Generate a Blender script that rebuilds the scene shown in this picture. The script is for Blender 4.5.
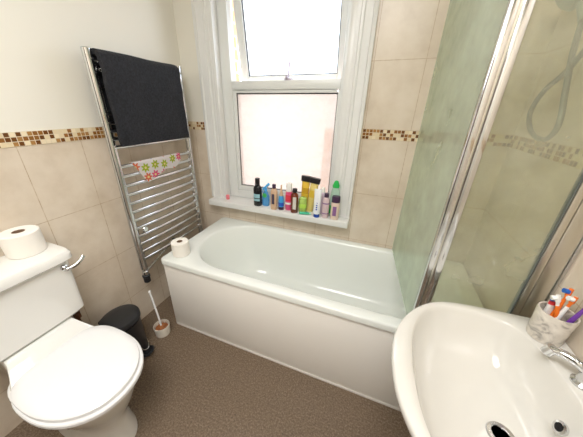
import bpy, bmesh, math, random
from mathutils import Vector, Matrix, noise
random.seed(4)
for o in list(bpy.data.objects): bpy.data.objects.remove(o)
S = bpy.context.scene
C = S.collection
PI = math.pi

# ------------------------------------------------------------------ camera
cam = bpy.data.cameras.new('camera'); cam_o = bpy.data.objects.new('camera', cam); C.objects.link(cam_o)
yaw, pitch, roll = .3704, -.4241, .0162
F = Vector((-math.sin(yaw)*math.cos(pitch), math.cos(yaw)*math.cos(pitch), math.sin(pitch)))
R = Vector((math.cos(yaw), math.sin(yaw), 0)); U = R.cross(F)
R2 = R*math.cos(roll)+U*math.sin(roll); U2 = -R*math.sin(roll)+U*math.cos(roll)
m = Matrix((R2, U2, -F)).transposed().to_4x4(); m.translation = Vector((1.4068, -1.5972, 1.4172))
cam_o.matrix_world = m
cam.sensor_width = 36; cam.lens = 242.76/583*36
cam.shift_x = (291.5-282.26)/583; cam.shift_y = -(218.5-217.02)/583
cam.clip_start = .02
S.camera = cam_o

# ------------------------------------------------------------------ light
W = bpy.data.worlds.new('sky'); S.world = W; W.use_nodes = True
wn = W.node_tree; bg = wn.nodes['Background']
bg.inputs[0].default_value = (.93, .97, 1, 1); bg.inputs[1].default_value = 4.5

def area(name, loc, rot, sx, sy, power, col=(1, 1, 1), portal=False):
    l = bpy.data.lights.new(name, 'AREA'); l.shape = 'RECTANGLE'; l.size = sx; l.size_y = sy
    l.energy = power; l.color = col
    if portal: l.cycles.is_portal = True
    o = bpy.data.objects.new(name, l); C.objects.link(o); o.location = loc; o.rotation_euler = rot
    return o
area('window_daylight', (.72, .30, 1.47), (-PI/2, 0, 0), .80, 1.5, 1, portal=True)
area('added_ceiling_fill', (1.15, -1.80, 2.40), (0, 0, 0), .8, .8, 26, (1, .985, .97))  # added fill light under the ceiling, brightens the walls and bath panel

vs = S.view_settings
vs.view_transform = 'Standard'; vs.look = 'None'; vs.gamma = 1; vs.use_curve_mapping = False
vs.exposure = 0.45

# ------------------------------------------------------------------ materials
def srgb(r, g, b):
    f = lambda c: (c/255/12.92) if c/255 <= .04045 else ((c/255+.055)/1.055)**2.4
    return (f(r), f(g), f(b), 1)
MATS = {}
def mat(name, col=(.8, .8, .8, 1), rough=.5, metal=0, spec=.5, alpha=None, trans=0, coat=0):
    m = bpy.data.materials.new(name); m.use_nodes = True
    b = m.node_tree.nodes['Principled BSDF']
    b.inputs['Base Color'].default_value = col; b.inputs['Roughness'].default_value = rough
    b.inputs['Metallic'].default_value = metal; b.inputs['Specular IOR Level'].default_value = spec
    b.inputs['Transmission Weight'].default_value = trans; b.inputs['Coat Weight'].default_value = coat
    MATS[name] = m
    return m
def N(nt, t, **k):
    n = nt.nodes.new(t)
    for a, v in k.items(): setattr(n, a, v)
    return n
def math_(nt, op, a, b=None, c=None):
    n = N(nt, 'ShaderNodeMath', operation=op)
    for i, v in enumerate((a, b, c)):
        if v is None: continue
        if isinstance(v, (int, float)): n.inputs[i].default_value = v
        else: nt.links.new(v, n.inputs[i])
    return n.outputs[0]
def mixc(nt, fac, a, b):
    n = N(nt, 'ShaderNodeMix', data_type='RGBA')
    for i, v in ((0, fac), (6, a), (7, b)):
        if isinstance(v, (int, float, tuple)): n.inputs[i].default_value = v
        else: nt.links.new(v, n.inputs[i])
    return n.outputs[2]
def coords(nt):
    tc = N(nt, 'ShaderNodeTexCoord'); s = N(nt, 'ShaderNodeSeparateXYZ')
    nt.links.new(tc.outputs['Object'], s.inputs[0])
    return tc.outputs['Object'], s.outputs
def ramp(nt, fac, stops):
    r = N(nt, 'ShaderNodeValToRGB'); e = r.color_ramp.elements
    while len(e) < len(stops): e.new(.5)
    for i, (p, c) in enumerate(stops): e[i].position = p; e[i].color = c
    nt.links.new(fac, r.inputs[0]); return r.outputs[0]
def noise_(nt, vec, scale, detail=3, rough=.5):
    n = N(nt, 'ShaderNodeTexNoise'); n.inputs['Scale'].default_value = scale
    n.inputs['Detail'].default_value = detail; n.inputs['Roughness'].default_value = rough
    nt.links.new(vec, n.inputs['Vector']); return n.outputs['Fac']
def bump(nt, b, h, strength, dist):
    n = N(nt, 'ShaderNodeBump'); n.inputs['Strength'].default_value = strength; n.inputs['Distance'].default_value = dist
    nt.links.new(h, n.inputs['Height']); nt.links.new(n.outputs[0], b.inputs['Normal'])
ZG = 1.252      # underside of the mosaic band
TW, TH = .249, .342
def line_mask(nt, s, off, per, hw):
    t = math_(nt, 'DIVIDE', math_(nt, 'SUBTRACT', s, off), per)
    d = math_(nt, 'ABSOLUTE', math_(nt, 'SUBTRACT', t, math_(nt, 'ROUND', t)))
    return math_(nt, 'LESS_THAN', d, hw/per)
def tile_mat(name, axis, off):
    m = mat(name, rough=.28); nt = m.node_tree; b = nt.nodes['Principled BSDF']
    v, s = coords(nt); h = s[0] if axis == 'x' else s[1]
    zz = s[2]
    up = math_(nt, 'GREATER_THAN', zz, ZG+.03)
    zz2 = math_(nt, 'SUBTRACT', zz, math_(nt, 'MULTIPLY', up, .057))
    g = math_(nt, 'MAXIMUM', line_mask(nt, h, off, TW, .0016), line_mask(nt, zz2, ZG, TH, .0016))
    n1 = noise_(nt, v, 5, 5, .6)
    base = ramp(nt, n1, [(.3, srgb(205, 190, 170)), (.5, srgb(218, 205, 187)), (.72, srgb(227, 216, 200))])
    n2 = noise_(nt, v, 40, 2)
    gc = ramp(nt, n2, [(.3, srgb(176, 152, 122)), (.7, srgb(205, 188, 162))])
    nt.links.new(mixc(nt, g, base, gc), b.inputs['Base Color'])
    bump(nt, b, math_(nt, 'SUBTRACT', 1, g), .4, .001)
    return m
def mosaic_mat(name, axis):
    m = mat(name, rough=.25); nt = m.node_tree; b = nt.nodes['Principled BSDF']
    v, s = coords(nt); h = s[0] if axis == 'x' else s[1]
    P = .019
    u = math_(nt, 'DIVIDE', h, P); w = math_(nt, 'DIVIDE', math_(nt, 'SUBTRACT', s[2], ZG), P)
    fu = math_(nt, 'FRACT', u); fw = math_(nt, 'FRACT', w)
    def edge(f): return math_(nt, 'GREATER_THAN', math_(nt, 'ABSOLUTE', math_(nt, 'SUBTRACT', f, .5)), .43)
    g = math_(nt, 'MAXIMUM', edge(fu), edge(fw))
    cmb = N(nt, 'ShaderNodeCombineXYZ')
    nt.links.new(math_(nt, 'FLOOR', u), cmb.inputs[0]); nt.links.new(math_(nt, 'FLOOR', w), cmb.inputs[1])
    wn_ = N(nt, 'ShaderNodeTexWhiteNoise', noise_dimensions='2D'); nt.links.new(cmb.outputs[0], wn_.inputs['Vector'])
    r = N(nt, 'ShaderNodeValToRGB'); r.color_ramp.interpolation = 'CONSTANT'; e = r.color_ramp.elements
    cols = [(0, srgb(105, 62, 24)), (.24, srgb(140, 92, 42)), (.45, srgb(222, 205, 170)), (.66, srgb(166, 122, 70)), (.84, srgb(233, 218, 188))]
    while len(e) < len(cols): e.new(.5)
    for i, (p, c) in enumerate(cols): e[i].position = p; e[i].color = c
    nt.links.new(wn_.outputs['Value'], r.inputs[0])
    nt.links.new(mixc(nt, g, r.outputs[0], srgb(222, 208, 180)), b.inputs['Base Color'])
    return m
tile_x = tile_mat('cream_tile_window_wall', 'x', .054)
tile_y = tile_mat('cream_tile_side_wall', 'y', -.042)
mos_x = mosaic_mat('mosaic_window_wall', 'x'); mos_y = mosaic_mat('mosaic_side_wall', 'y')
paint = mat('cream_paint', srgb(232, 229, 218), .6)
gloss = mat('white_gloss_paint', srgb(228, 229, 227), .3)
upvc = mat('white_window_frame', srgb(226, 229, 227), .3)
ceram = mat('white_ceramic', srgb(236, 236, 232), .08, coat=.3)
ceram2 = mat('basin_ceramic', srgb(216, 214, 208), .1, coat=.3)
acryl = mat('white_acrylic', srgb(236, 240, 236), .15)
panelm = mat('bath_panel_white', srgb(247, 244, 238), .35)
seatm = mat('toilet_seat_plastic', srgb(238, 239, 240), .2)
chrome = mat('chrome', (.66, .67, .68, 1), .1, 1)
alu = mat('satin_aluminium', (.72, .70, .64, 1), .28, 1)
dark = mat('dark_rubber', (.02, .02, .02, 1), .5)
blackp = mat('black_plastic', (.016, .017, .02, 1), .38)
greyp = mat('hose_grey', (.17, .19, .19, 1), .35, .5)
headm = mat('shower_head_grey', (.42, .48, .50, 1), .3)
copper = mat('old_copper', (.16, .07, .04, 1), .5, .6)
card = mat('cardboard_tube', srgb(140, 112, 90), .9)

def floor_mat():
    m = mat('brown_speckled_vinyl', rough=.42); nt = m.node_tree; b = nt.nodes['Principled BSDF']
    v, s = coords(nt)
    n = noise_(nt, v, 120, 2, .6); n2 = noise_(nt, v, 6, 3); n3 = noise_(nt, v, 260, 1)
    base = ramp(nt, n, [(.3, srgb(84, 70, 56)), (.5, srgb(112, 95, 78)), (.68, srgb(140, 123, 104))])
    c = mixc(nt, math_(nt, 'MULTIPLY', n2, .35), base, srgb(122, 105, 88))
    fl = math_(nt, 'GREATER_THAN', n3, .68)
    nt.links.new(mixc(nt, math_(nt, 'MULTIPLY', fl, .5), c, srgb(188, 172, 152)), b.inputs['Base Color'])
    bump(nt, b, n, .15, .001)
    return m
vinyl = floor_mat()
def brick_mat():
    m = mat('orange_brick', rough=.9); nt = m.node_tree; b = nt.nodes['Principled BSDF']
    v, s = coords(nt)
    sw = N(nt, 'ShaderNodeCombineXYZ'); nt.links.new(math_(nt, 'ADD', s[0], s[1]), sw.inputs[0]); nt.links.new(s[2], sw.inputs[1])
    t = N(nt, 'ShaderNodeTexBrick'); nt.links.new(sw.outputs[0], t.inputs['Vector'])
    t.inputs['Color1'].default_value = srgb(205, 140, 95); t.inputs['Color2'].default_value = srgb(222, 165, 120)
    t.inputs['Mortar'].default_value = srgb(190, 175, 155); t.inputs['Scale'].default_value = 1
    t.inputs['Brick Width'].default_value = .225; t.inputs['Row Height'].default_value = .075; t.inputs['Mortar Size'].default_value = .008
    nt.links.new(t.outputs['Color'], b.inputs['Base Color'])
    return m
brick = brick_mat()
def pane_mat(name, tr, tl, rf, tint, wave=0):
    """transparent / translucent / rough refraction shares of one sheet of glass"""
    m = bpy.data.materials.new(name); m.use_nodes = True; nt = m.node_tree; nt.nodes.clear()
    out = N(nt, 'ShaderNodeOutputMaterial')
    a = N(nt, 'ShaderNodeBsdfTransparent'); a.inputs[0].default_value = tint
    t = N(nt, 'ShaderNodeBsdfTranslucent'); t.inputs[0].default_value = tint
    d = N(nt, 'ShaderNodeBsdfDiffuse'); d.inputs[0].default_value = tint
    g = N(nt, 'ShaderNodeBsdfGlossy'); g.inputs['Roughness'].default_value = .08
    m1 = N(nt, 'ShaderNodeMixShader'); m2 = N(nt, 'ShaderNodeMixShader'); m3 = N(nt, 'ShaderNodeMixShader')
    m1.inputs[0].default_value = rf/(tl+rf+1e-6); nt.links.new(t.outputs[0], m1.inputs[1]); nt.links.new(d.outputs[0], m1.inputs[2])
    if wave:
        v, s = coords(nt); n = noise_(nt, v, wave, 4, .6)
        nt.links.new(math_(nt, 'ADD', math_(nt, 'MULTIPLY', n, .5), 1-tr-.25), m2.inputs[0])
    else: m2.inputs[0].default_value = 1-tr
    nt.links.new(a.outputs[0], m2.inputs[1]); nt.links.new(m1.outputs[0], m2.inputs[2])
    m3.inputs[0].default_value = .05; nt.links.new(m2.outputs[0], m3.inputs[1]); nt.links.new(g.outputs[0], m3.inputs[2])
    nt.links.new(m3.outputs[0], out.inputs[0])
    return m
pane_up = pane_mat('frosted_upper_pane', .75, .25, 0, (.92, .95, 1, 1))
pane_low = pane_mat('obscured_lower_pane', .45, .55, 0, (.52, .49, .47, 1), 14)
glass_green = pane_mat('greenish_screen_glass', .66, .19, .15, (.93, .99, .93, 1), 4)
glass_olive = pane_mat('clouded_screen_glass', .80, .10, .10, (.89, .89, .79, 1), 5)

def terry_mat(name, col):
    m = mat(name, col, .95); nt = m.node_tree; b = nt.nodes['Principled BSDF']
    v, s = coords(nt); n = noise_(nt, v, 95, 3, .7)
    nt.links.new(ramp(nt, n, [(.35, tuple(c*.5 for c in col[:3])+(1,)), (.65, tuple(min(1, c*1.7) for c in col[:3])+(1,))]), b.inputs['Base Color'])
    b.inputs['Sheen Weight'].default_value = .03
    bump(nt, b, n, .9, .004)
    return m
towelm = terry_mat('charcoal_terry', (.0095, .0105, .014, 1))
def paper_mat():
    m = mat('tissue_paper', srgb(244, 240, 232), .95); nt = m.node_tree; b = nt.nodes['Principled BSDF']
    v, s = coords(nt); bump(nt, b, noise_(nt, v, 70, 2), .25, .002); return m
paper = paper_mat()
def flower_mat():
    m = mat('floral_print_cotton', rough=.9); nt = m.node_tree; b = nt.nodes['Principled BSDF']
    v, s = coords(nt); cm = N(nt, 'ShaderNodeCombineXYZ'); nt.links.new(s[1], cm.inputs[0]); nt.links.new(s[2], cm.inputs[1])
    vo = N(nt, 'ShaderNodeTexVoronoi', voronoi_dimensions='2D'); vo.inputs['Scale'].default_value = 14
    vo.inputs['Randomness'].default_value = .45
    nt.links.new(cm.outputs[0], vo.inputs['Vector'])
    sub = N(nt, 'ShaderNodeVectorMath', operation='SUBTRACT')
    sc = N(nt, 'ShaderNodeVectorMath', operation='SCALE'); sc.inputs[3].default_value = 1
    nt.links.new(cm.outputs[0], sub.inputs[0]); nt.links.new(vo.outputs['Position'], sub.inputs[1])
    sp = N(nt, 'ShaderNodeSeparateXYZ'); nt.links.new(sub.outputs[0], sp.inputs[0])
    ang = math_(nt, 'ARCTAN2', sp.outputs[1], sp.outputs[0])
    pet = math_(nt, 'MULTIPLY', math_(nt, 'COSINE', math_(nt, 'MULTIPLY', ang, 7)), .09)
    inside = math_(nt, 'LESS_THAN', vo.outputs['Distance'], math_(nt, 'ADD', pet, .31))
    core = math_(nt, 'LESS_THAN', vo.outputs['Distance'], .1)
    r = N(nt, 'ShaderNodeValToRGB'); r.color_ramp.interpolation = 'CONSTANT'; e = r.color_ramp.elements
    cols = [(0, srgb(240, 110, 150)), (.3, srgb(90, 140, 215)), (.52, srgb(190, 205, 60)), (.76, srgb(235, 130, 90))]
    while len(e) < len(cols): e.new(.5)
    for i, (p, c) in enumerate(cols): e[i].position = p; e[i].color = c
    sx = N(nt, 'ShaderNodeSeparateColor'); nt.links.new(vo.outputs['Color'], sx.inputs[0]); nt.links.new(sx.outputs[0], r.inputs[0])
    c1 = mixc(nt, inside, srgb(244, 238, 236), r.outputs[0])
    nt.links.new(mixc(nt, core, c1, srgb(250, 235, 170)), b.inputs['Base Color'])
    return m
floral = flower_mat()
def marble_mat():
    m = mat('grey_marbled_ceramic', rough=.3); nt = m.node_tree; b = nt.nodes['Principled BSDF']
    v, s = coords(nt); n0 = noise_(nt, v, 14, 5, .7)
    w = N(nt, 'ShaderNodeTexNoise'); w.inputs['Scale'].default_value = 22; w.inputs['Detail'].default_value = 6; w.inputs['Distortion'].default_value = 1.5
    nt.links.new(v, w.inputs['Vector'])
    nt.links.new(ramp(nt, w.outputs['Fac'], [(.32, srgb(128, 124, 118)), (.46, srgb(205, 198, 188)), (.7, srgb(226, 220, 210))]), b.inputs['Base Color'])
    return m
marble = marble_mat()

# ------------------------------------------------------------------ mesh helpers
def add_box(bm, x0, x1, y0, y1, z0, z1, bev=0, seg=2, mi=0):
    r = bmesh.ops.create_cube(bm, size=1)
    vs_ = r['verts']
    for v in vs_:
        v.co = Vector(((x0+x1)/2+v.co.x*(x1-x0), (y0+y1)/2+v.co.y*(y1-y0), (z0+z1)/2+v.co.z*(z1-z0)))
    fs = set(f for v in vs_ for f in v.link_faces)
    for f in fs: f.material_index = mi
    if bev:
        es = list(set(e for v in vs_ for e in v.link_edges))
        bmesh.ops.bevel(bm, geom=es, offset=bev, segments=seg, affect='EDGES', profile=.5, clamp_overlap=True)
def loft(bm, rings, cap0=True, cap1=True, closed=True, mi=0):
    vr = [[bm.verts.new(p) for p in r] for r in rings]
    n = len(rings[0])
    for a, b in zip(vr, vr[1:]):
        for i in range(n if closed else n-1):
            j = (i+1) % n
            f = bm.faces.new((a[i], a[j], b[j], b[i])); f.material_index = mi
    if cap0 and closed: bm.faces.new(list(reversed(vr[0]))).material_index = mi
    if cap1 and closed: bm.faces.new(vr[-1]).material_index = mi
    return vr
def lathe(bm, prof, seg=32, c=(0, 0, 0), cap0=True, cap1=True, sx=1, sy=1, M=None, mi=0):
    rings = []
    for r, z in prof:
        ring = [Vector((c[0]+r*sx*math.cos(2*PI*i/seg), c[1]+r*sy*math.sin(2*PI*i/seg), c[2]+z)) for i in range(seg)]
        if M: ring = [M @ p for p in ring]
        rings.append(ring)
    loft(bm, rings, cap0, cap1, mi=mi)
def smooth_path(pts, sub=6):
    P = [Vector(p) for p in pts]; out = []
    for i in range(len(P)-1):
        p0 = P[max(i-1, 0)]; p1 = P[i]; p2 = P[i+1]; p3 = P[min(i+2, len(P)-1)]
        for k in range(sub):
            t = k/sub
            out.append(.5*((2*p1)+(-p0+p2)*t+(2*p0-5*p1+4*p2-p3)*t*t+(-p0+3*p1-3*p2+p3)*t**3))
    out.append(P[-1]); return out
def tube(bm, pts, r, seg=12, flat=None, radii=None, up=None, mi=0):
    P = [Vector(p) for p in pts]; rings = []; nrm = None
    for i, p in enumerate(P):
        t = (P[min(i+1, len(P)-1)]-P[max(i-1, 0)]).normalized()
        if nrm is None:
            a = Vector(up) if up else (Vector((0, 0, 1)) if abs(t.z) < .9 else Vector((1, 0, 0)))
            nrm = (a-t*a.dot(t)).normalized()
        else: nrm = (nrm-t*nrm.dot(t)).normalized()
        bn = t.cross(nrm); rr = radii[i] if radii else r
        f = flat if flat else 1
        rings.append([p+nrm*rr*math.cos(2*PI*k/seg)+bn*rr*f*math.sin(2*PI*k/seg) for k in range(seg)])
    loft(bm, rings, mi=mi)
def obj(name, bm, mt, parent=None, loc=None, smooth=True, angle=35, label=None):
    bmesh.ops.recalc_face_normals(bm, faces=bm.faces)
    me = bpy.data.meshes.new(name); bm.to_mesh(me); bm.free()
    for x in (mt if isinstance(mt, (list, tuple)) else [mt]): me.materials.append(x)
    if smooth:
        me.shade_smooth(); me.set_sharp_from_angle(angle=math.radians(angle))
    o = bpy.data.objects.new(name, me); C.objects.link(o)
    if parent: o.parent = parent
    if loc: o.location = loc
    if label: o['label'] = label
    return o
def thing(name, label, cat, loc=(0, 0, 0), rotz=0, group=None):
    o = bpy.data.objects.new(name, None); C.objects.link(o); o.empty_display_size = .05
    o.location = loc; o.rotation_euler = (0, 0, rotz); o['label'] = label; o['category'] = cat
    if group: o['group'] = group
    return o
def tag(o, label, cat, group=None):
    o['label'] = label; o['category'] = cat
    if group: o['group'] = group
    return o
def struct(name, bm, mt, parent=None, **k):
    o = obj(name, bm, mt, parent, **k)
    if not parent: o['kind'] = 'structure'
    return o
def B(): return bmesh.new()
def box_obj(name, b, mt, parent=None, bev=0, fn=obj, **k):
    bm = B(); add_box(bm, *b, bev=bev); return fn(name, bm, mt, parent, **k)

# ------------------------------------------------------------------ room shell
WX, YB, CH = 2.01, -2.3, 2.45
HX0, HX1, HZ0, HZ1 = .29, 1.165, .70, 2.25      # window hole
box_obj('floor', (-.1, WX+.1, YB-.1, .27, -.06, 0), vinyl, fn=struct)
box_obj('ceiling', (-.1, WX+.1, YB-.1, .27, CH, CH+.05), paint, fn=struct)
ZM = ZG+.03
bm = B(); add_box(bm, -.1, 0, YB, .06, 0, ZM, mi=0); add_box(bm, -.1, 0, YB, .06, ZM, CH, mi=1)
struct('wall_left', bm, [tile_y, paint], smooth=False)
bm = B(); add_box(bm, WX, WX+.1, YB, .06, 0, CH)
struct('wall_right', bm, [tile_y], smooth=False)
bm = B()
add_box(bm, 0, HX0, 0, .06, 0, ZM, mi=0); add_box(bm, 0, HX0, 0, .06, ZM, CH, mi=1)
add_box(bm, HX1, WX, 0, .06, 0, CH, mi=0)
add_box(bm, HX0, HX1, 0, .06, 0, HZ0, mi=0); add_box(bm, HX0, HX1, 0, .06, HZ1, CH, mi=1)
struct('wall_back', bm, [tile_x, paint], smooth=False)
bm = B()
ox0, ox1 = .31, 1.145
add_box(bm, -.1, ox0, .062, .27, 0, CH); add_box(bm, ox1, WX+.1, .062, .27, 0, CH)
add_box(bm, ox0, ox1, .062, .27, 0, HZ0); add_box(bm, ox0, ox1, .062, .27, HZ1, CH)
struct('wall_outside', bm, brick, smooth=False)
box_obj('wall_front', (-.1, WX+.1, YB-.1, YB, 0, CH), paint, fn=struct)
box_obj('added_dark_slab_1', (.62, 1.42, YB, YB+.045, .0, 2.02), mat('dark_reflection_slab', srgb(92, 78, 66), .5), fn=struct)  # unseen dark slab added behind the camera to give the chrome darker reflections
# mosaic bands
box_obj('trim_1', (0, .0022, YB, 0, ZG, ZG+.057), mos_y, fn=struct)
box_obj('trim_2', (0, .165, -.0022, 0, ZG, ZG+.057), mos_x, fn=struct)
box_obj('trim_3', (1.28, WX, -.0022, 0, ZG, ZG+.057), mos_x, fn=struct)
box_obj('trim_4', (WX-.0022, WX, YB, 0, ZG, ZG+.057), mos_y, fn=struct)
# neighbouring house wall seen blurred through the glass
box_obj('wall_neighbour', (.2, 6, 4.0, 4.3, -3, 1.0), brick, fn=struct)

# ------------------------------------------------------------------ window
win = bpy.data.objects.new('window_1', None); C.objects.link(win); win['kind'] = 'structure'
def architrave(x_out, s, z0, z1):
    """moulded casing strip, stepped in section; s=+1 grows to the right"""
    prof = [(0, 0), (0, .030), (.018, .034), (.024, .024), (.060, .020), (.066, .026), (.078, .026), (.084, .016), (.100, .016), (.105, 0)]
    bm = B(); rings = []
    for z in (z0, z1): rings.append([Vector((x_out+s*a, -b, z)) for a, b in prof])
    loft(bm, rings); return bm
obj('architrave', architrave(.170, 1, .735, 2.3), gloss, win, angle=20)
obj('architrave', architrave(1.285, -1, .735, 2.3), gloss, win, angle=20)
box_obj('architrave', (.165, 1.285, -.03, 0, 2.2, 2.32), gloss, win, bev=.006)
# reveal linings
box_obj('reveal', (.262, .30, -.012, .10, .72, 2.25), gloss, win, bev=.003)
box_obj('reveal', (1.15, 1.19, -.012, .10, .72, 2.25), gloss, win, bev=.003)
# sill
bm = B(); add_box(bm, .188, 1.288, -.105, .10, .69, .735, bev=.006, seg=3)
obj('window_sill', bm, gloss, win)
# fixed frame at y .05-.11
FY0, FY1 = .045, .115
bm = B()
add_box(bm, .30, .375, FY0, FY1, .735, 2.25, bev=.004); add_box(bm, 1.125, 1.155, FY0, FY1, .735, 2.25, bev=.004)
add_box(bm, .375, 1.125, FY0, FY1, .735, .80, bev=.004); add_box(bm, .375, 1.125, FY0, FY1, 1.523, 1.577, bev=.004)
add_box(bm, .375, 1.125, FY0, FY1, 2.18, 2.25, bev=.004)
obj('window_frame', bm, upvc, win)
bm = B()      # glazing bead of the fixed lower light
add_box(bm, .375, .40, FY0+.012, FY1-.01, .80, 1.523, bev=.003); add_box(bm, 1.113, 1.125, FY0+.012, FY1-.01, .80, 1.523, bev=.003)
add_box(bm, .40, 1.105, FY0+.012, FY1-.01, .80, .835, bev=.003); add_box(bm, .40, 1.105, FY0+.012, FY1-.01, 1.503, 1.523, bev=.003)
obj('glazing_bead', bm, upvc, win)
bm = B()
for b_ in ((.40, .405, .068, .072, .835, 1.503), (1.108, 1.113, .068, .072, .835, 1.503), (.40, 1.113, .068, .072, .835, .841), (.40, 1.113, .068, .072, 1.496, 1.503)): add_box(bm, *b_)
obj('gasket', bm, dark, win)
box_obj('window_pane', (.40, 1.113, .075, .081, .83, 1.508), pane_low, win, label='obscured lower window pane')
# top-hung sash, pushed open at the bottom
sash = bpy.data.objects.new('opening_sash', None); C.objects.link(sash); sash.parent = win
sash.location = (0, .09, 2.17); sash.rotation_euler = (math.radians(9), 0, 0)
H = -.60
bm = B()
add_box(bm, .392, .450, -.02, .025, H, 0, bev=.004); add_box(bm, 1.078, 1.120, -.02, .025, H, 0, bev=.004)
add_box(bm, .435, 1.078, -.02, .025, H, H+.04, bev=.004); add_box(bm, .435, 1.078, -.02, .025, -.045, 0, bev=.004)
obj('sash_frame', bm, upvc, sash)
bm = B()
for b_ in ((.450, .455, -.012, .0, H+.04, -.045), (1.072, 1.078, -.012, .0, H+.04, -.045), (.435, 1.078, -.012, .0, H+.04, H+.045)): add_box(bm, *b_)
obj('gasket', bm, dark, sash)
box_obj('window_pane', (.450, 1.078, .0, .006, H+.035, -.04), pane_up, sash, label='frosted upper window pane')
# stay arm
bm = B(); tube(bm, [(.785, .055, 1.582), (.785, .07, 1.60), (.787, .085, 1.68)], .006, 8); add_box(bm, .765, .815, .045, .075, 1.572, 1.586, bev=.003)
add_box(bm, .778, .792, .03, .06, 1.583, 1.60, bev=.003)
obj('window_stay', bm, mat('stay_plastic', srgb(196, 186, 204), .4), win)

# ------------------------------------------------------------------ bath
bath = thing('bathtub', 'long white built-in bath with a plain front panel below the window', 'bathtub', (0, 0, 0))
BX0, BX1, BY0, BY1, BZ = .244, 2.0, -.70, -.003, .553
def rrect(x0, x1, y0, y1, rl, rr, n=14):
    """rounded rectangle, radii (x,y) for the left pair and right pair, same vertex count"""
    pts = []
    def arc(cx, cy, rx, ry, a0):
        for i in range(n): 
            a = a0+PI/2*i/(n-1); pts.append((cx+rx*math.cos(a), cy+ry*math.sin(a)))
    arc(x1-rr[0], y1-rr[1], rr[0], rr[1], 0); arc(x0+rl[0], y1-rl[1], rl[0], rl[1], PI/2)
    arc(x0+rl[0], y0+rl[1], rl[0], rl[1], PI); arc(x1-rr[0], y0+rr[1], rr[0], rr[1], 1.5*PI)
    return pts
def ring(p, z): return [Vector((x, y, z)) for x, y in p]
bm = B()
outer = lambda d, z: ring(rrect(BX0+d, BX1-d, BY0+d, BY1-d if d else BY1, (.028, .028), (.02, .02)), z)
inn = lambda x0, x1, y0, y1, rl, rr, z: ring(rrect(x0, x1, y0, y1, rl, rr), z)
rings = [outer(.0, BZ-.035), outer(0, BZ-.008), outer(.003, BZ-.002), outer(.008, BZ),
         inn(.335, 1.93, -.643, -.045, (.30, .285), (.16, .16), BZ),
         inn(.345, 1.92, -.635, -.053, (.29, .277), (.16, .16), BZ-.005),
         inn(.352, 1.912, -.628, -.060, (.285, .272), (.16, .16), BZ-.018),
         inn(.385, 1.90, -.612, -.075, (.28, .262), (.15, .15), BZ-.12),
         inn(.44, 1.88, -.598, -.09, (.27, .25), (.15, .15), BZ-.25),
         inn(.50, 1.86, -.580, -.108, (.26, .23), (.14, .14), BZ-.34),
         inn(.56, 1.83, -.555, -.135, (.24, .20), (.13, .13), BZ-.385),
         inn(.66, 1.76, -.50, -.19, (.18, .15), (.1, .1), BZ-.40)]
loft(bm, rings, cap0=False, cap1=True)
obj('bath_tub', bm, acryl, bath, angle=50)
bm = B(); add_box(bm, BX0+.012, BX1, BY0+.012, BY0+.026, .0, BZ-.036, bev=.004)
obj('front_panel', bm, panelm, bath)
bm = B(); add_box(bm, BX0+.012, BX0+.024, BY0+.027, BY1, .0, BZ-.036)
obj('end_panel', bm, panelm, bath)
bm = B(); add_box(bm, BX0+.02, BX1, BY0+.0095, BY0+.0118, .0, .016, bev=.002)
obj('panel_trim', bm, panelm, bath)

# ------------------------------------------------------------------ folding shower screen
scr = thing('shower_screen', 'folding glass shower screen with chrome upright posts standing on the bath rim', 'shower screen', (0, 0, 0))
SZ0, SZ1, SY = BZ+.004, 1.98, -.685
def vprof(x0, x1, y0, y1, mt, name, parent=scr, bev=.004):
    bm = B(); add_box(bm, x0, x1, y0, y1, SZ0, SZ1, bev=bev); return obj(name, bm, mt, parent)
vprof(1.642, 1.662, SY-.014, SY+.014, chrome, 'hinge_post')
vprof(1.662, 1.668, SY-.006, SY+.008, alu, 'hinge_seal', bev=0)
vprof(1.668, 1.692, SY-.012, SY+.012, chrome, 'hinge_post')
bm = B(); add_box(bm, 1.692, 1.932, SY-.003, SY+.003, SZ0+.01, SZ1-.01)
obj('fixed_glass_panel', bm, glass_olive, scr, label='clouded olive-tinted glass panel next to the wall')
vprof(1.931, 1.935, SY-.008, SY+.008, greyp, 'glass_seal', bev=0)
vprof(1.936, 1.956, SY-.009, SY+.009, alu, 'wall_profile')
vprof(1.956, 2.000, SY-.010, SY+.010, alu, 'expander_profile')
vprof(2.000, 2.0085, SY-.013, SY+.013, chrome, 'wall_channel', bev=.002)
bm = B()   # folded-in panel, from the post towards the window wall
a = Vector((1.650, SY+.016, 0)); b2 = Vector((1.592, -.02, 0)); d = (b2-a).normalized(); nn = Vector((-d.y, d.x, 0))*.003
loft(bm, [[Vector((p.x, p.y, z)) for p in (a-nn, b2-nn, b2+nn, a+nn)] for z in (SZ0+.004, SZ1-.01)])
obj('folding_glass_panel', bm, glass_green, scr, label='greenish frosted glass panel folded in across the bath')

# ------------------------------------------------------------------ shower set behind the glass
sh = thing('hand_shower', 'grey hand shower with a long looped hose behind the clouded glass', 'shower', (0, 0, 0))
bm = B(); M = Matrix.Translation((1.935, -.20, 1.80)) @ Matrix.Rotation(math.radians(-125), 4, 'Y')
lathe(bm, [(.012, -.045), (.03, -.03), (.058, -.008), (.06, .008), (.052, .014)], 28, M=M)
obj('shower_head', bm, headm, sh)
bm = B(); tube(bm, [(1.945, -.20, 1.81), (1.965, -.235, 1.76), (1.968, -.28, 1.70)], .013, 12, radii=[.015, .013, .011]); obj('handle', bm, headm, sh)
bm = B()
tube(bm, smooth_path([(1.968, -.28, 1.70), (1.955, -.335, 1.60), (1.95, -.40, 1.48), (1.95, -.445, 1.375), (1.95, -.40, 1.325), (1.95, -.29, 1.345), (1.95, -.225, 1.41), (1.95, -.26, 1.487), (1.955, -.345, 1.545), (1.965, -.41, 1.64), (1.975, -.43, 1.72), (1.99, -.43, 1.75)], 8), .0085, 10)
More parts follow.
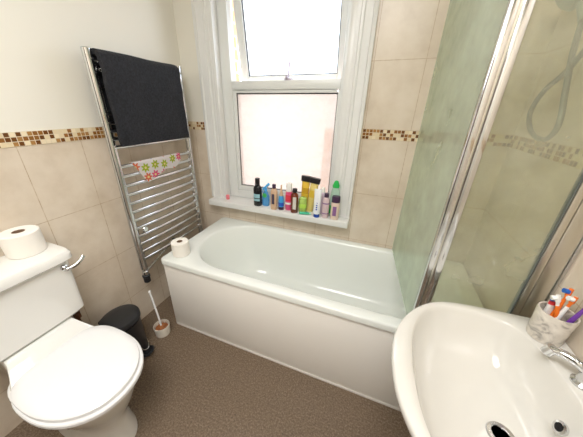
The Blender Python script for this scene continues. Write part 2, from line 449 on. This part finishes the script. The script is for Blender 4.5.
obj('hose', bm, greyp, sh)
bm = B(); tube(bm, [(1.97, -.245, 1.45+.35), (1.97, -.245, 2.1)], .009, 12); tube(bm, [(1.97, -.245, 2.08), (WX, -.245, 2.08)], .009, 10)
tube(bm, [(1.97, -.245, 1.80), (WX, -.245, 1.80)], .009, 10)
obj('riser_rail', bm, chrome, sh)

# ------------------------------------------------------------------ towel radiator
rad = thing('towel_radiator', 'tall chrome ladder towel radiator with bowed rails on the left wall', 'radiator', (0, 0, 0))
RY0, RY1, RX = -.697, -.125, .085
RZ0, RZ1 = .43, 1.655
for y in (RY0, RY1):
    bm = B(); tube(bm, [(RX, y, RZ0), (RX, y, RZ0+.004), (RX, y, RZ1-.004), (RX, y, RZ1)], .018, 20, flat=1.25, radii=[.014, .018, .018, .014], up=(1, 0, 0))
    obj('upright', bm, chrome, rad)
zs = [1.61, 1.555, 1.50, 1.375, 1.333, 1.292, 1.252, 1.210]+[1.105-i*.0545 for i in range(12)]
bar0 = None
for z in zs:
    if bar0 is None:
        n = 14; pts = []
        for i in range(n+1):
            t = i/n; pts.append((RX+.008+.014*(1-(2*t-1)**2), RY0+(RY1-RY0)*t, 0))
        bm = B(); tube(bm, pts, .0105, 12); bar0 = obj('rail', bm, chrome, rad, loc=(0, 0, z))
    else:
        c = bar0.copy(); C.objects.link(c); c.location = (0, 0, z)
for y, z in ((RY0+.05, 1.57), (RY1-.03, 1.56), (RY0+.06, .70), (RY1-.03, .66)):
    bm = B(); M = Matrix.Translation((0, y, z)) @ Matrix.Rotation(PI/2, 4, 'Y')
    lathe(bm, [(.017, 0), (.017, .012), (.011, .016), (.011, .075), (.019, .078), (.019, .105), (.015, .11)], 18, M=M)
    obj('wall_bracket', bm, chrome, rad)
bm = B()
lathe(bm, [(.010, .395-.43), (.010, -.01), (.013, -.008), (.013, .0)], 16, c=(RX, RY0, RZ0))
lathe(bm, [(.017, -.045), (.019, -.04), (.019, -.018), (.014, -.014)], 16, c=(RX, RY0, RZ0))
obj('valve', bm, chrome, rad)
bm = B(); lathe(bm, [(.016, -.105), (.021, -.10), (.021, -.065), (.024, -.062), (.024, -.05), (.018, -.045)], 16, c=(RX, RY0, RZ0))
obj('valve_cap', bm, blackp, rad, label='black cap under the left valve')
bm = B(); tube(bm, [(RX, RY0, .405), (RX, RY0+.05, .42), (RX+.005, -.46, .505), (RX-.01, -.43, .507)], .009, 12); obj('feed_pipe', bm, chrome, rad)
bm = B(); tube(bm, smooth_path([(RX-.01, -.44, .50), (RX-.02, -.41, .50), (RX-.02, -.385, .47), (RX-.02, -.38, .38), (RX-.02, -.38, .012)], 5), .012, 12); obj('tail_pipe', bm, greyp, rad)

# towel: one thick sheet folded over the upper rails
def sheet(path, w0, w1, thick, ny, amp, seed):
    """path: list of (x,z); sheet swept along y from w0 to w1, given thickness"""
    P = smooth_path([(x, 0, z) for x, z in path], 6); bm = B()
    def nrm(i):
        t = (P[min(i+1, len(P)-1)]-P[max(i-1, 0)]).normalized(); return Vector((-t.z, 0, t.x))
    rings = []
    for j in range(ny+1):
        s = j/ny; rr = []
        for side in (1, -1):
            idx = range(len(P)) if side == 1 else reversed(range(len(P)))
            for i in idx:
                p = P[i]; y = (w0[0]+(w1[0]-w0[0])*s) if False else w0(i/(len(P)-1))*(1-s)+w1(i/(len(P)-1))*s
                q = p+nrm(i)*thick/2*side
                k = amp*noise.noise(Vector((i*.25, y*9, seed)))
                rr.append(Vector((q.x+k, y+.004*noise.noise(Vector((i*.4, seed, s*3))), q.z+.3*k)))
        rings.append(rr)
    loft(bm, rings); return bm
tp = [(.060, 1.30), (.061, 1.50), (.068, 1.61), (.094, 1.640), (.120, 1.632), (.131, 1.58), (.131, 1.45), (.131, 1.30), (.131, 1.215)]
bm = sheet(tp, lambda t: -.678, lambda t: -.19+.015*t, .022, 36, .008, 1.3)
tag(obj('bath_towel', bm, towelm, angle=80), 'charcoal terry towel folded over the top rails of the radiator', 'towel')
# floral cloth hung point-down over the top lower rail
bm = B(); ny = 30; nz = 10; rows = []
for j in range(ny+1):
    y = -.625+.365*j/ny
    low = .985 if y < -.55 else 1.0
    # lower edge outline: left slope to the point, then up to the right
    if y < -.555: lo = 1.115-(y+.625)/.07*.13
    elif y < -.40: lo = .985+(y+.555)/.155*.055
    elif y < -.33: lo = 1.04-(y+.40)*.15
    else: lo = 1.03+(y+.33)/.07*.04
    tt = (y-RY0)/(RY1-RY0); bx = RX+.008+.014*(1-(2*tt-1)**2)
    col = []
    for i in range(nz+1):
        z = 1.121+(lo-1.121)*i/nz
        x = bx+.0145+.004*noise.noise(Vector((y*25, z*10, 2)))+(.0 if i else -.010)
        col.append(Vector((x, y, z)))
    back = [Vector((p.x-.026, p.y, 1.121-(1.121-p.z)*.5)) for p in col[1:]]
    rows.append(list(reversed(back))+col)
loft(bm, rows, closed=False)
bmesh.ops.solidify(bm, geom=list(bm.faces), thickness=.0025)
tag(obj('floral_cloth', bm, floral, angle=80), 'white cloth with bright flower print hung over a lower radiator rail', 'cloth')

# ------------------------------------------------------------------ toilet
TY = -1.29
toi = thing('toilet', 'white close-coupled toilet with closed lid at the left wall', 'toilet', (0, 0, 0))
def sring(x0, x1, hw, z, y=TY, e=2.6, n=48, pf=1.0):
    cx = (x0+x1)/2; rx = (x1-x0)/2; pts = []
    for i in range(n):
        a = 2*PI*i/n; c_, s_ = math.cos(a), math.sin(a)
        pts.append(Vector((cx+rx*math.copysign(abs(c_)**(2/e), c_), y+hw*math.copysign(abs(s_)**(2/e), s_), z)))
    return pts
CY0, CY1 = TY-.205, TY+.205
bm = B()
loft(bm, [sring(.02, .190, .182, .512, e=7), sring(.015, .200, .190, .524, e=7), sring(.012, .203, .196, .79, e=8)])
obj('cistern', bm, ceram, toi)
bm = B()
loft(bm, [sring(.012, .212, .203, .790, e=8), sring(.008, .222, .210, .798, e=8), sring(.008, .222, .210, .822, e=8), sring(.014, .214, .203, .835, e=8), sring(.03, .195, .185, .839, e=8)])
obj('cistern_lid', bm, ceram, toi)
bm = B()
M = Matrix.Translation((.205, CY1-.045, .765)) @ Matrix.Rotation(PI/2, 4, 'Y')
lathe(bm, [(.014, 0), (.014, .012), (.010, .016), (.009, .03)], 16, M=M)
tube(bm, smooth_path([(.232, CY1-.05, .765), (.240, CY1-.02, .769), (.243, CY1+.005, .782), (.24, CY1+.022, .795)], 5), .008, 12, flat=.7)
obj('flush_lever', bm, chrome, toi)
# pan: shelf + bowl + foot
def egg(x0, x1, hw, z, n=48, k=.0, back=3.2):
    """blunt at the cistern end, rounded at the front"""
    cx = x0+(x1-x0)*.42; pts = []
    for i in range(n):
        a = 2*PI*i/n; c_, s_ = math.cos(a), math.sin(a)
        if c_ >= 0: x = cx+(x1-cx)*abs(c_)**(2/2.1); y = hw*math.copysign(abs(s_)**(2/2.1), s_)
        else: x = cx-(cx-x0)*abs(c_)**(2/back); y = hw*math.copysign(abs(s_)**(2/back), s_)
        pts.append(Vector((x, TY+y, z)))
    return pts
bm = B()
loft(bm, [egg(.16, .56, .105, 0, back=6), egg(.16, .56, .102, .02, back=6), egg(.18, .54, .092, .12, back=6), egg(.17, .56, .10, .20, back=5), egg(.16, .61, .145, .29), egg(.16, .640, .172, .37), egg(.17, .652, .178, .405), egg(.175, .652, .176, .418)])
obj('pan', bm, ceram, toi)
bm = B(); rings = []
for x, hw, zt, zb in ((.03, .112, .508, .36), (.185, .122, .509, .34), (.215, .126, .503, .33), (.245, .140, .478, .32), (.275, .158, .448, .31), (.31, .168, .424, .31), (.36, .165, .412, .31)):
    rings.append([Vector((x, TY+a, b)) for a, b in ((-hw*.9, zb), (-hw, zb+.03), (-hw, zt-.014), (-hw+.004, zt-.004), (-hw+.014, zt), (hw-.014, zt), (hw-.004, zt-.004), (hw, zt-.014), (hw, zb+.03), (hw*.9, zb))])
loft(bm, rings)
obj('pan_shelf', bm, ceram, toi)
bm = B()
loft(bm, [egg(.250, .664, .184, .420, back=3), egg(.245, .672, .189, .424, back=3), egg(.245, .672, .189, .436, back=3), egg(.250, .668, .186, .440, back=3)])
obj('seat', bm, seatm, toi)
bm = B()
loft(bm, [egg(.244, .654, .178, .4405, back=3), egg(.238, .660, .182, .444, back=3), egg(.238, .658, .181, .455, back=3), egg(.246, .648, .174, .461, back=3), egg(.28, .61, .150, .465, back=3), egg(.36, .53, .08, .467, back=3)])
obj('seat_lid', bm, seatm, toi)
# supply pipe beside the pan
sp = thing('water_supply_pipe', 'brown copper supply pipe with a valve between the toilet and the tiled wall', 'pipe', (0, 0, 0))
bm = B(); tube(bm, smooth_path([(.03, -1.09, .0), (.03, -1.09, .30), (.035, -1.10, .42), (.05, -1.125, .505)], 5), .0085, 10); obj('pipe', bm, copper, sp)
bm = B(); tube(bm, [(.031, -1.091, .36), (.031, -1.091, .43)], .016, 6); add_box(bm, .035, .058, -1.097, -1.085, .385, .40); obj('valve', bm, copper, sp)

# ------------------------------------------------------------------ toilet rolls
def make_roll(r, h):
    t = thing('toilet_roll', 'large plump toilet roll lying flat on top of the cistern', 'toilet roll')
    bm = B()
    lathe(bm, [(.021, .002), (r-.004, 0), (r, .004), (r+.001, h*.5), (r, h-.004), (r-.005, h), (.022, h-.001), (.0205, h-.004), (.0205, .003)], 40, cap0=False, cap1=False)
    obj('paper', bm, paper, t)
    bm = B(); lathe(bm, [(.0203, .001), (.0203, h-.0015), (.0188, h-.0015), (.0188, .001), (.0203, .001)], 28, cap0=False, cap1=False)
    obj('cardboard_core', bm, card, t, label='brown cardboard core')
    return t
roll1 = make_roll(.063, .100); roll1.location = (.080, -1.172, .839)
roll1.rotation_euler = (0, 0, .4)
roll2 = roll1.copy(); C.objects.link(roll2)
for ch in list(roll1.children):
    c = ch.copy(); C.objects.link(c); c.parent = roll2
roll2.location = (.335, -.602, BZ+.0005); roll2.scale = (.82, .82, .94)
roll2['label'] = 'small toilet roll standing on the front left corner of the bath'

# ------------------------------------------------------------------ pedal bin
bn = thing('pedal_bin', 'small round black pedal bin standing beside the toilet', 'bin', (.178, -.975, 0), math.radians(20))
bm = B(); lathe(bm, [(.094, 0), (.098, .004), (.098, .022), (.093, .026), (.093, .272), (.094, .275)], 40); obj('bin_body', bm, blackp, bn)
bm = B(); M = Matrix.Translation((-.09, 0, .276)) @ Matrix.Rotation(math.radians(-3), 4, 'Y') @ Matrix.Translation((.09, 0, 0))
lathe(bm, [(.097, 0), (.101, .004), (.101, .024), (.097, .032), (.078, .040), (.036, .046), (.004, .047)], 40, M=M); obj('bin_lid', bm, blackp, bn)
bm = B(); tube(bm, smooth_path([(.088, -.032, .03), (.118, -.030, .034), (.132, 0, .036), (.118, .030, .034), (.088, .032, .03)], 5), .007, 8); add_box(bm, .092, .125, -.026, .026, .026, .032, bev=.002); obj('pedal', bm, blackp, bn)
bm = B(); tube(bm, smooth_path([(.092, -.03, .10), (.100, -.026, .075), (.112, 0, .06), (.100, .026, .075), (.092, .03, .10)], 4), .003, 6); obj('wire_loop', bm, chrome, bn)
bm = B(); add_box(bm, -.118, -.090, -.028, .028, .25, .29, bev=.006); obj('lid_hinge', bm, blackp, bn)

# ------------------------------------------------------------------ toilet brush
tb = thing('toilet_brush', 'white toilet brush leaning in a stained white pot on the floor', 'toilet brush', (.233, -.785, 0))
stain = mat('rust_stain', srgb(158, 100, 58), .8)
potm = mat('pot_plastic', srgb(226, 220, 208), .3)
bm = B(); lathe(bm, [(.041, 0), (.045, .004), (.050, .07), (.049, .075), (.046, .075), (.042, .02), (.002, .018)], 32, cap1=False); obj('pot', bm, potm, tb)
bm = B(); lathe(bm, [(.041, .045), (.04, .052), (.025, .058), (.012, .07)], 24)
for i in range(70):
    a = random.random()*2*PI; r0 = random.uniform(.008, .028); zz = random.uniform(.048, .06)
    p = Vector((r0*math.cos(a), r0*math.sin(a), zz)); q = p+Vector((.012*math.cos(a), .012*math.sin(a), random.uniform(.004, .016)))
    tube(bm, [p, q], .0016, 4)
obj('bristles', bm, stain, tb, label='rusty brown bristles')
bm = B(); tube(bm, smooth_path([(-.002, .0, .05), (-.018, .006, .16), (-.058, .02, .32)], 4), .006, 12, radii=None); lathe(bm, [(.004, -.008), (.008, -.004), (.008, .006), (.004, .01)], 12, c=(-.058, .02, .32)); obj('handle', bm, seatm, tb)

# ------------------------------------------------------------------ basin
BSY = -1.065
bas = thing('wash_basin', 'large white ceramic pedestal basin against the right wall', 'basin', (0, 0, 0))
BT = .80
def mirror_curve(half):
    """half outline from the wall (far side) round to the front middle, mirrored about BSY"""
    P = smooth_path([(x, y, 0) for x, y in half], 7)
    far = [(p.x, p.y) for p in P]
    near = [(x, 2*BSY-y) for x, y in reversed(far[:-1])]
    return far+near
out_h = [(2.006, -.742), (1.94, -.744), (1.82, -.750), (1.73, -.760), (1.665, -.785), (1.61, -.835), (1.565, -.905), (1.538, -.98), (1.53, BSY)]
inn_h = [(1.942, BSY), (1.940, -.99), (1.932, -.92), (1.915, -.855), (1.885, -.803), (1.83, -.784), (1.765, -.782), (1.70, -.793), (1.65, -.826), (1.61, -.888), (1.588, -.965), (1.580, BSY)]
O = mirror_curve(out_h); 
P = smooth_path([(x, y, 0) for x, y in inn_h], 7); I = [(p.x, p.y) for p in P]; I = I+[(x, 2*BSY-y) for x, y in reversed(I[1:-1])]
def resample(poly, n, start_dir):
    """equal-angle resample about a centre so that the rings correspond"""
    cx, cy = 1.77, BSY; res = []
    for k in range(n):
        a = 2*PI*k/n; d = Vector((math.cos(a), math.sin(a)))
        best = None
        for i in range(len(poly)):
            x1, y1 = poly[i]; x2, y2 = poly[(i+1) % len(poly)]
            ex, ey = x2-x1, y2-y1; den = d.x*ey-d.y*ex
            if abs(den) < 1e-9: continue
            t = ((x1-cx)*ey-(y1-cy)*ex)/den; u = ((x1-cx)*d.y-(y1-cy)*d.x)/den
            if t > 0 and -1e-6 <= u <= 1+1e-6 and (best is None or t > best): best = t
        res.append((cx+d.x*best, cy+d.y*best))
    return res
NB = 96
Or = resample(O, NB, 0); Ir = resample(I, NB, 0)
def sc(poly, s, c, z, wall=False):
    r = []
    for x, y in poly:
        X = c[0]+(x-c[0])*s
        if wall and x > 1.99: X = x
        r.append(Vector((X, c[1]+(y-c[1])*s, z)))
    return r
cc = (1.80, BSY)
drain_c = (1.80, BSY)
rings = [sc(Or, .35, (1.86, BSY), BT-.20), sc(Or, .62, (1.90, BSY), BT-.17), sc(Or, .84, (1.96, BSY), BT-.11), sc(Or, .955, (2.0, BSY), BT-.055), sc(Or, .99, (2.0, BSY), BT-.03), sc(Or, 1, cc, BT-.014), sc(Or, .997, (2, BSY), BT-.004), sc(Or, .988, (2, BSY), BT)]
rings += [sc(Ir, 1.012, (1.77, BSY), BT-.001), sc(Ir, .995, (1.77, BSY), BT-.005), sc(Ir, .975, (1.78, BSY), BT-.018), sc(Ir, .93, (1.80, BSY), BT-.055), sc(Ir, .84, (1.81, BSY), BT-.10), sc(Ir, .68, (1.815, BSY), BT-.135), sc(Ir, .42, (1.815, BSY), BT-.15), sc(Ir, .12, (1.82, BSY), BT-.155)]
bm = B(); loft(bm, rings)
obj('bowl', bm, ceram2, bas, angle=60)
bm = B(); M = Matrix.Translation((1.822, BSY-.0, BT-.154))
lathe(bm, [(.033, 0), (.031, .004), (.022, .004), (.020, -.0)], 28, M=M, cap1=False); obj('drain_ring', bm, chrome, bas)
bm = B(); lathe(bm, [(.0205, .0012), (.001, .0012)], 24, M=M); obj('drain_hole', bm, dark, bas)
bm = B(); M = Matrix.Translation((1.902, BSY, BT-.052)) @ Matrix.Rotation(math.radians(-68), 4, 'Y')
lathe(bm, [(.015, -.004), (.0155, .003), (.010, .004), (.0095, .001)], 24, M=M, cap1=False); obj('overflow_ring', bm, chrome, bas)
bm = B(); lathe(bm, [(.0098, .002), (.0005, .002)], 20, M=M); obj('overflow_hole', bm, dark, bas)
bm = B(); loft(bm, [[Vector((1.87+.10*math.cos(a)*s*.9, BSY+.085*math.sin(a)*s, z)) for a in [2*PI*i/32 for i in range(32)]] for s, z in ((1.25, 0), (1.2, .02), (.9, .12), (.85, .4), (1.0, .60), (1.15, .62))])
obj('pedestal', bm, ceram2, bas)
# pillar tap
tap = thing('pillar_tap', 'short chrome pillar tap on the back edge of the basin', 'tap', (1.972, -.965, BT-.0015))
bm = B(); lathe(bm, [(.024, 0), (.024, .006), (.017, .012), (.016, .045), (.019, .05), (.019, .07), (.012, .078)], 24); obj('tap_body', bm, chrome, tap)
bm = B(); tube(bm, smooth_path([(0, 0, .035), (-.022, .014, .05), (-.042, .030, .052), (-.058, .043, .046)], 5), .011, 14, radii=None); tube(bm, [(-.057, .042, .053), (-.062, .046, .030)], .0125, 14); obj('spout', bm, chrome, tap)
bm = B(); lathe(bm, [(.010, .078), (.024, .082), (.026, .092), (.022, .10), (.01, .104)], 20); obj('tap_handle', bm, chrome, tap)

# ------------------------------------------------------------------ tooth mug and brushes
MX, MY = 1.955, -.822
mug = thing('toothbrush_mug', 'grey marbled ceramic mug holding brushes in the corner of the basin', 'mug', (MX, MY, BT-.001))
bm = B(); lathe(bm, [(.036, 0), (.039, .003), (.043, .095), (.042, .099), (.0385, .098), (.036, .02), (.001, .016)], 36, cap1=False); obj('mug_body', bm, marble, mug)
orange = mat('orange_plastic', srgb(238, 120, 40), .35); whitep = mat('white_plastic', srgb(240, 240, 238), .3)
purple = mat('purple_plastic', srgb(110, 60, 160), .35); bluep = mat('blue_plastic', srgb(40, 100, 190), .35); redp = mat('red_plastic', srgb(225, 70, 80), .4)
def toothbrush(label, base, tip, handle, headc, tuft):
    t = thing('toothbrush', label, 'toothbrush', group='toothbrushes in the marbled mug')
    b_, e = Vector(base), Vector(tip); L = e-b_
    bm = B(); tube(bm, [b_+L*k for k in (0, .1, .45, .75)], .005, 10, radii=[.004, .0055, .0065, .0045], flat=.7); obj('handle', bm, handle, t)
    bm = B(); tube(bm, [b_+L*k for k in (.74, .82, .86, 1.0)], .005, 10, radii=[.0042, .0042, .0068, .0055], flat=.6); obj('head', bm, headc, t)
    n = L.cross(Vector((0, 1, 0.2))).normalized()
    bm = B(); tube(bm, [b_+L*.93+n*.002, b_+L*.93+n*.014], .007, 8); obj('bristles', bm, tuft, t)
    return t
bz = BT+.02
toothbrush('orange handled toothbrush with a white stripe leaning left in the mug', (MX+.015, MY-.01, bz), (MX-.018, MY+.004, BT+.150), orange, whitep, whitep)
toothbrush('orange toothbrush with blue and white bristles standing upright in the mug', (MX-.01, MY, bz), (MX+.010, MY+.018, BT+.170), orange, orange, bluep)
toothbrush('white and orange toothbrush at the back right of the mug', (MX-.012, MY-.012, bz), (MX+.018, MY+.004, BT+.155), whitep, orange, whitep)
toothbrush('purple toothbrush leaning far to the right in the mug', (MX+.002, MY-.022, bz), (MX+.036, MY-.026, BT+.19), purple, purple, whitep)
tt = thing('toothpaste_tube', 'small white toothpaste tube with a red and blue band in the mug', 'tube', (MX-.006, MY+.022, bz-.002), .3)
bm = B(); loft(bm, [[Vector((a*math.cos(2*PI*i/20), b_*math.sin(2*PI*i/20), z)) for i in range(20)] for a, b_, z in ((.008, .008, 0), (.012, .010, .01), (.013, .006, .09), (.013, .002, .115))]); obj('tube_body', bm, whitep, tt)
bm = B(); loft(bm, [[Vector((a*math.cos(2*PI*i/20), b_*math.sin(2*PI*i/20), z)) for i in range(20)] for a, b_, z in ((.0134, .0068, .088), (.0134, .005, .10))]); obj('label_band', bm, redp, tt)
bm = B(); loft(bm, [[Vector((a*math.cos(2*PI*i/20), b_*math.sin(2*PI*i/20), z)) for i in range(20)] for a, b_, z in ((.0134, .005, .1003), (.0134, .0032, .111))]); obj('label_band', bm, bluep, tt)

# ------------------------------------------------------------------ toiletries on the sill
SIL = .7352
def pm(name, rgb, rough=.3, trans=0):
    return mat(name, srgb(*rgb), rough, trans=trans)
GRP = 'toiletries on the window sill'
def ell(a, b_, z, n=28, e=2.0): 
    r = []
    for i in range(n):
        c_, s_ = math.cos(2*PI*i/n), math.sin(2*PI*i/n)
        r.append(Vector((a*math.copysign(abs(c_)**(2/e), c_), b_*math.copysign(abs(s_)**(2/e), s_), z)))
    return r
def bottle(name, label, cat, x, y, parts, rot=0, M=None):
    """parts: (part_name, material, [(rx, ry, z)...], exponent, part label)"""
    t = thing(name, label, cat, (x, y, SIL), rot, GRP)
    for pn, mt, prof, e, pl in parts:
        bm = B(); rings = [ell(a, b_, z, e=e) for a, b_, z in prof]
        if M: rings = [[M @ p for p in r] for r in rings]
        loft(bm, rings); obj(pn, bm, mt, t, label=pl, angle=40)
    return t
def body(r, h, neck, hn, ry=None):
    k = (ry or r)/r
    return [(r*.9, r*.9*k, 0), (r, r*k, .004), (r, r*k, h-.02), (r*.93, r*.93*k, h-.009), (neck*1.3, neck*1.3, h), (neck, neck, h+.003), (neck, neck, hn)]
def band(r, z0, z1, ry=None):
    k = (ry or r)/r; e = .0006
    return [(r+e, r*k+e, z0), (r+e, r*k+e, z1)]
blk = pm('black_bottle', (22, 24, 28), .25); dcap = pm('dark_cap', (28, 24, 30), .3); lblue = pm('pale_blue_label', (150, 195, 205))
bottle('mouthwash_bottle', 'tall black bottle with a pale blue label, leftmost bottle on the sill', 'bottle', .608, -.055, [
    ('bottle_body', blk, body(.031, .150, .017, .17, .026), 2.4, None), ('label_band', lblue, band(.030, .04, .095, .026), 2.4, 'pale blue label'),
    ('label_stripe', dcap, band(.0306, .058, .064, .0266), 2.4, None), ('cap', dcap, [(.018, .018, .171), (.018, .018, .205), (.016, .016, .21)], 2, None)])
cbl = pm('clear_blue_plastic', (105, 190, 250), .15, .5); grn = pm('green_label', (60, 180, 90))
t = bottle('spray_bottle', 'clear blue trigger spray bottle with a round green label', 'bottle', .665, -.035, [
    ('bottle_body', cbl, [(.024, .018, 0), (.028, .021, .005), (.028, .021, .07), (.020, .016, .10), (.010, .010, .118), (.010, .010, .125)], 2.4, None)])
bm = B(); M = Matrix.Translation((0, -.0205, .085)) @ Matrix.Rotation(PI/2, 4, 'X'); lathe(bm, [(.017, 0), (.017, .0015)], 24, M=M); obj('round_label', bm, grn, t, label='green round label')
bm = B(); tube(bm, [(0, 0, .118), (0, 0, .138)], .011, 12); tube(bm, smooth_path([(-.022, 0, .125), (0, 0, .145), (.028, 0, .172)], 4), .009, 10, flat=.8); tube(bm, [(-.02, 0, .128), (-.026, 0, .10)], .004, 8); obj('trigger_head', bm, pm('sky_blue_cap', (90, 180, 240)), t)
beige = pm('beige_bottle', (214, 180, 150)); purp_d = pm('dark_purple_cap', (58, 34, 66)); dl = pm('dark_print', (70, 60, 80))
bottle('shampoo_bottle', 'beige bottle with a dark purple cap standing between blue bottles', 'bottle', .751, -.078, [
    ('bottle_body', beige, body(.025, .150, .012, .158, .020), 2.6, None), ('cap', purp_d, [(.0135, .0135, .159), (.0135, .0135, .186), (.012, .012, .188)], 2, None)])
def front_label(t, mt, w, z0, z1, y):
    bm = B(); add_box(bm, -w, w, y-.0012, y+.002, z0, z1); return obj('front_label', bm, mt, t)
front_label(bpy.data.objects['shampoo_bottle'], dl, .010, .045, .12, -.0205)
blu = pm('deep_blue', (40, 90, 200)); lbl2 = pm('light_blue', (70, 165, 225))
bottle('nozzle_tube', 'slim white cone-nozzled tube with blue sides and a dark base', 'tube', .800, -.062, [
    ('dark_base', purp_d, [(.021, .017, 0), (.021, .017, .022)], 2, None), ('tube_body', lbl2, [(.0205, .0165, .0222), (.020, .016, .08), (.016, .012, .105)], 2, None),
    ('blue_side', blu, [(.0212, .0172, .03), (.0212, .0170, .055)], 2, None), ('nozzle', beige, [(.0155, .0118, .1052), (.009, .009, .13), (.004, .004, .182), (.002, .002, .186)], 2, None)])
pink = pm('bright_pink', (250, 95, 150), .3, .4); pinkl = pm('red_pink_label', (225, 60, 80)); clr = pm('clear_white', (244, 244, 240), .25)
bottle('shower_gel_bottle', 'bright pink bottle with a red label and a tall white cap', 'bottle', .853, -.045, [
    ('bottle_body', pink, body(.025, .135, .018, .14, .019), 2.4, None), ('label_band', pinkl, band(.025, .07, .115, .019), 2.4, None),
    ('label_stripe', clr, band(.0256, .045, .06, .0196), 2.4, None), ('cap', clr, [(.022, .018, .1405), (.021, .017, .19), (.017, .014, .20)], 2.2, None)])
amber = pm('amber_bottle', (110, 48, 22), .2)
t = bottle('medicine_bottle', 'dark amber bottle with a white label and a black cap', 'bottle', .905, -.072, [
    ('bottle_body', amber, body(.026, .140, .013, .148), 2, None), ('cap', dcap, [(.0165, .0165, .149), (.0165, .0165, .172), (.015, .015, .175)], 2, None)])
front_label(t, pm('paper_label', (214, 210, 200), .6), .012, .03, .12, -.0255).location.x = .008
# inverted tubes with black caps at the top end
yel = pm('yellow_tube', (248, 214, 70), .3, .35); yg = pm('lime_green', (185, 225, 90)); ygl = pm('pale_lime', (205, 240, 130), .25, .35); yell = pm('pale_yellow_tube', (250, 230, 140), .3, .35)
bottle('lime_bottle', 'squat lime green bottle with a bright band in front of a yellow tube', 'bottle', .958, -.045, [
    ('bottle_body', ygl, [(.026, .02, 0), (.028, .022, .004), (.028, .022, .095), (.024, .018, .108), (.012, .012, .112), (.001, .001, .113)], 2.4, None), ('label_band', yg, band(.028, .035, .065, .022), 2.4, None)])
M = Matrix.Rotation(.05, 4, 'Y')
bottle('hair_cream_tube', 'yellow tube with a wide black top, left of two alike', 'tube', .945, .024, [
    ('tube_body', yel, [(.022, .02, 0), (.024, .020, .01), (.029, .010, .2), (.030, .006, .207)], 2.4, None), ('cap', dcap, [(.036, .014, .2072), (.037, .014, .243), (.036, .013, .246)], 4, None), ('round_label', pm('ochre', (205, 165, 50)), [(.0256, .0185, .12), (.028, .0160, .16)], 2.4, None)], M=M)
M = Matrix.Rotation(.12, 4, 'Y')
bottle('hair_cream_tube', 'paler yellow tube with a tilted black top, right of two alike', 'tube', 1.000, -.008, [
    ('tube_body', yell, [(.022, .02, 0), (.024, .020, .01), (.029, .010, .205), (.030, .006, .212)], 2.4, None), ('cap', dcap, [(.036, .014, .2122), (.037, .014, .246), (.036, .013, .249)], 4, None), ('printed_band', yel, [(.0262, .0185, .11), (.028, .0160, .16)], 2.4, None)], M=M)
t = thing('small_green_tube', 'small sea green tube lying flat on the sill', 'tube', (.985, -.088, SIL+.0105), .25, GRP)
teal = pm('sea_green', (60, 190, 150)); bm = B(); tube(bm, [(-.035, 0, 0), (-.03, 0, 0), (.02, 0, 0), (.034, 0, 0)], .01, 16, radii=[.006, .0098, .0098, .0075]); obj('tube_body', bm, teal, t)
bm = B(); tube(bm, [(.0342, 0, 0), (.046, 0, 0)], .008, 14); obj('cap', bm, pm('pale_green', (150, 220, 200)), t)
wt = pm('white_tube', (236, 240, 244)); dbl = pm('blue_cap', (30, 75, 170))
t = bottle('toothpaste_tube', 'white tube with blue writing standing on its dark blue cap', 'tube', 1.072, -.088, [
    ('cap', dbl, [(.020, .020, 0), (.0205, .0205, .004), (.020, .020, .024)], 2, None), ('tube_body', wt, [(.0215, .0215, .0245), (.023, .021, .04), (.024, .013, .14), (.025, .004, .195), (.025, .003, .197)], 2, None)])
bm = B(); 
for k in range(5): add_box(bm, -.004, .006, -.0212+k*.0018, -.018+k*.0018, .055+k*.014, .064+k*.014)
obj('printed_marks', bm, dbl, t)
lav = pm('lavender_bottle', (214, 192, 196)); pal = pm('pale_lilac', (225, 205, 228)); lilac = pm('lilac_print', (140, 100, 150))
bottle('lilac_bottle', 'tall pale lilac bottle standing behind the white tube', 'bottle', 1.088, -.012, [
    ('bottle_body', pal, body(.020, .15, .012, .155), 2, None), ('cap', clr, [(.013, .013, .1555), (.013, .013, .185), (.009, .009, .19)], 2, None)])
bottle('conditioner_bottle', 'beige pink bottle with lilac print and a small purple cap', 'bottle', 1.128, -.075, [
    ('bottle_body', lav, body(.023, .140, .012, .146, .019), 2.4, None), ('label_band', lilac, band(.023, .1, .108, .019), 2.4, None), ('label_band', lilac, band(.023, .03, .036, .019), 2.4, None), ('cap', purp_d, [(.015, .015, .1465), (.015, .015, .17), (.013, .013, .173)], 2, None)])
gcl = pm('clear_mint', (200, 235, 215), .2, .3); gcap = pm('leaf_green', (40, 185, 85))
bottle('green_cleaner_bottle', 'tall clear mint bottle with a slanted green cap at the right end', 'bottle', 1.175, -.025, [
    ('bottle_body', gcl, [(.028, .02, 0), (.032, .023, .005), (.034, .024, .09), (.030, .022, .16), (.022, .018, .20), (.020, .017, .203)], 2.3, None), ('green_base', gcap, [(.0335, .0243, .02), (.0345, .0252, .08)], 2.3, None),
    ('cap', gcap, [(.022, .018, .2035), (.023, .018, .218), (.012, .010, .246), (.004, .004, .25)], 2.2, None)])
t = bottle('lotion_bottle', 'cream bottle with a broad dark purple cap at the right end', 'bottle', 1.192, -.076, [
    ('bottle_body', pm('cream_bottle', (226, 206, 190)), [(.026, .020, 0), (.028, .022, .004), (.028, .022, .115), (.026, .02, .12)], 2.4, None), ('cap', purp_d, [(.027, .0215, .1205), (.027, .0215, .155), (.024, .019, .162)], 2.4, None)])
front_label(t, lilac, .012, .03, .095, -.0225)
t = thing('small_pink_cap', 'tiny pink bottle cap alone at the left end of the sill', 'cap', (.326, -.034, SIL), 0, None)
bm = B(); lathe(bm, [(.013, 0), (.014, .002), (.013, .022), (.015, .024), (.015, .032), (.012, .035)], 20); obj('cap_shell', bm, pm('salmon_pink', (240, 130, 140)), t)
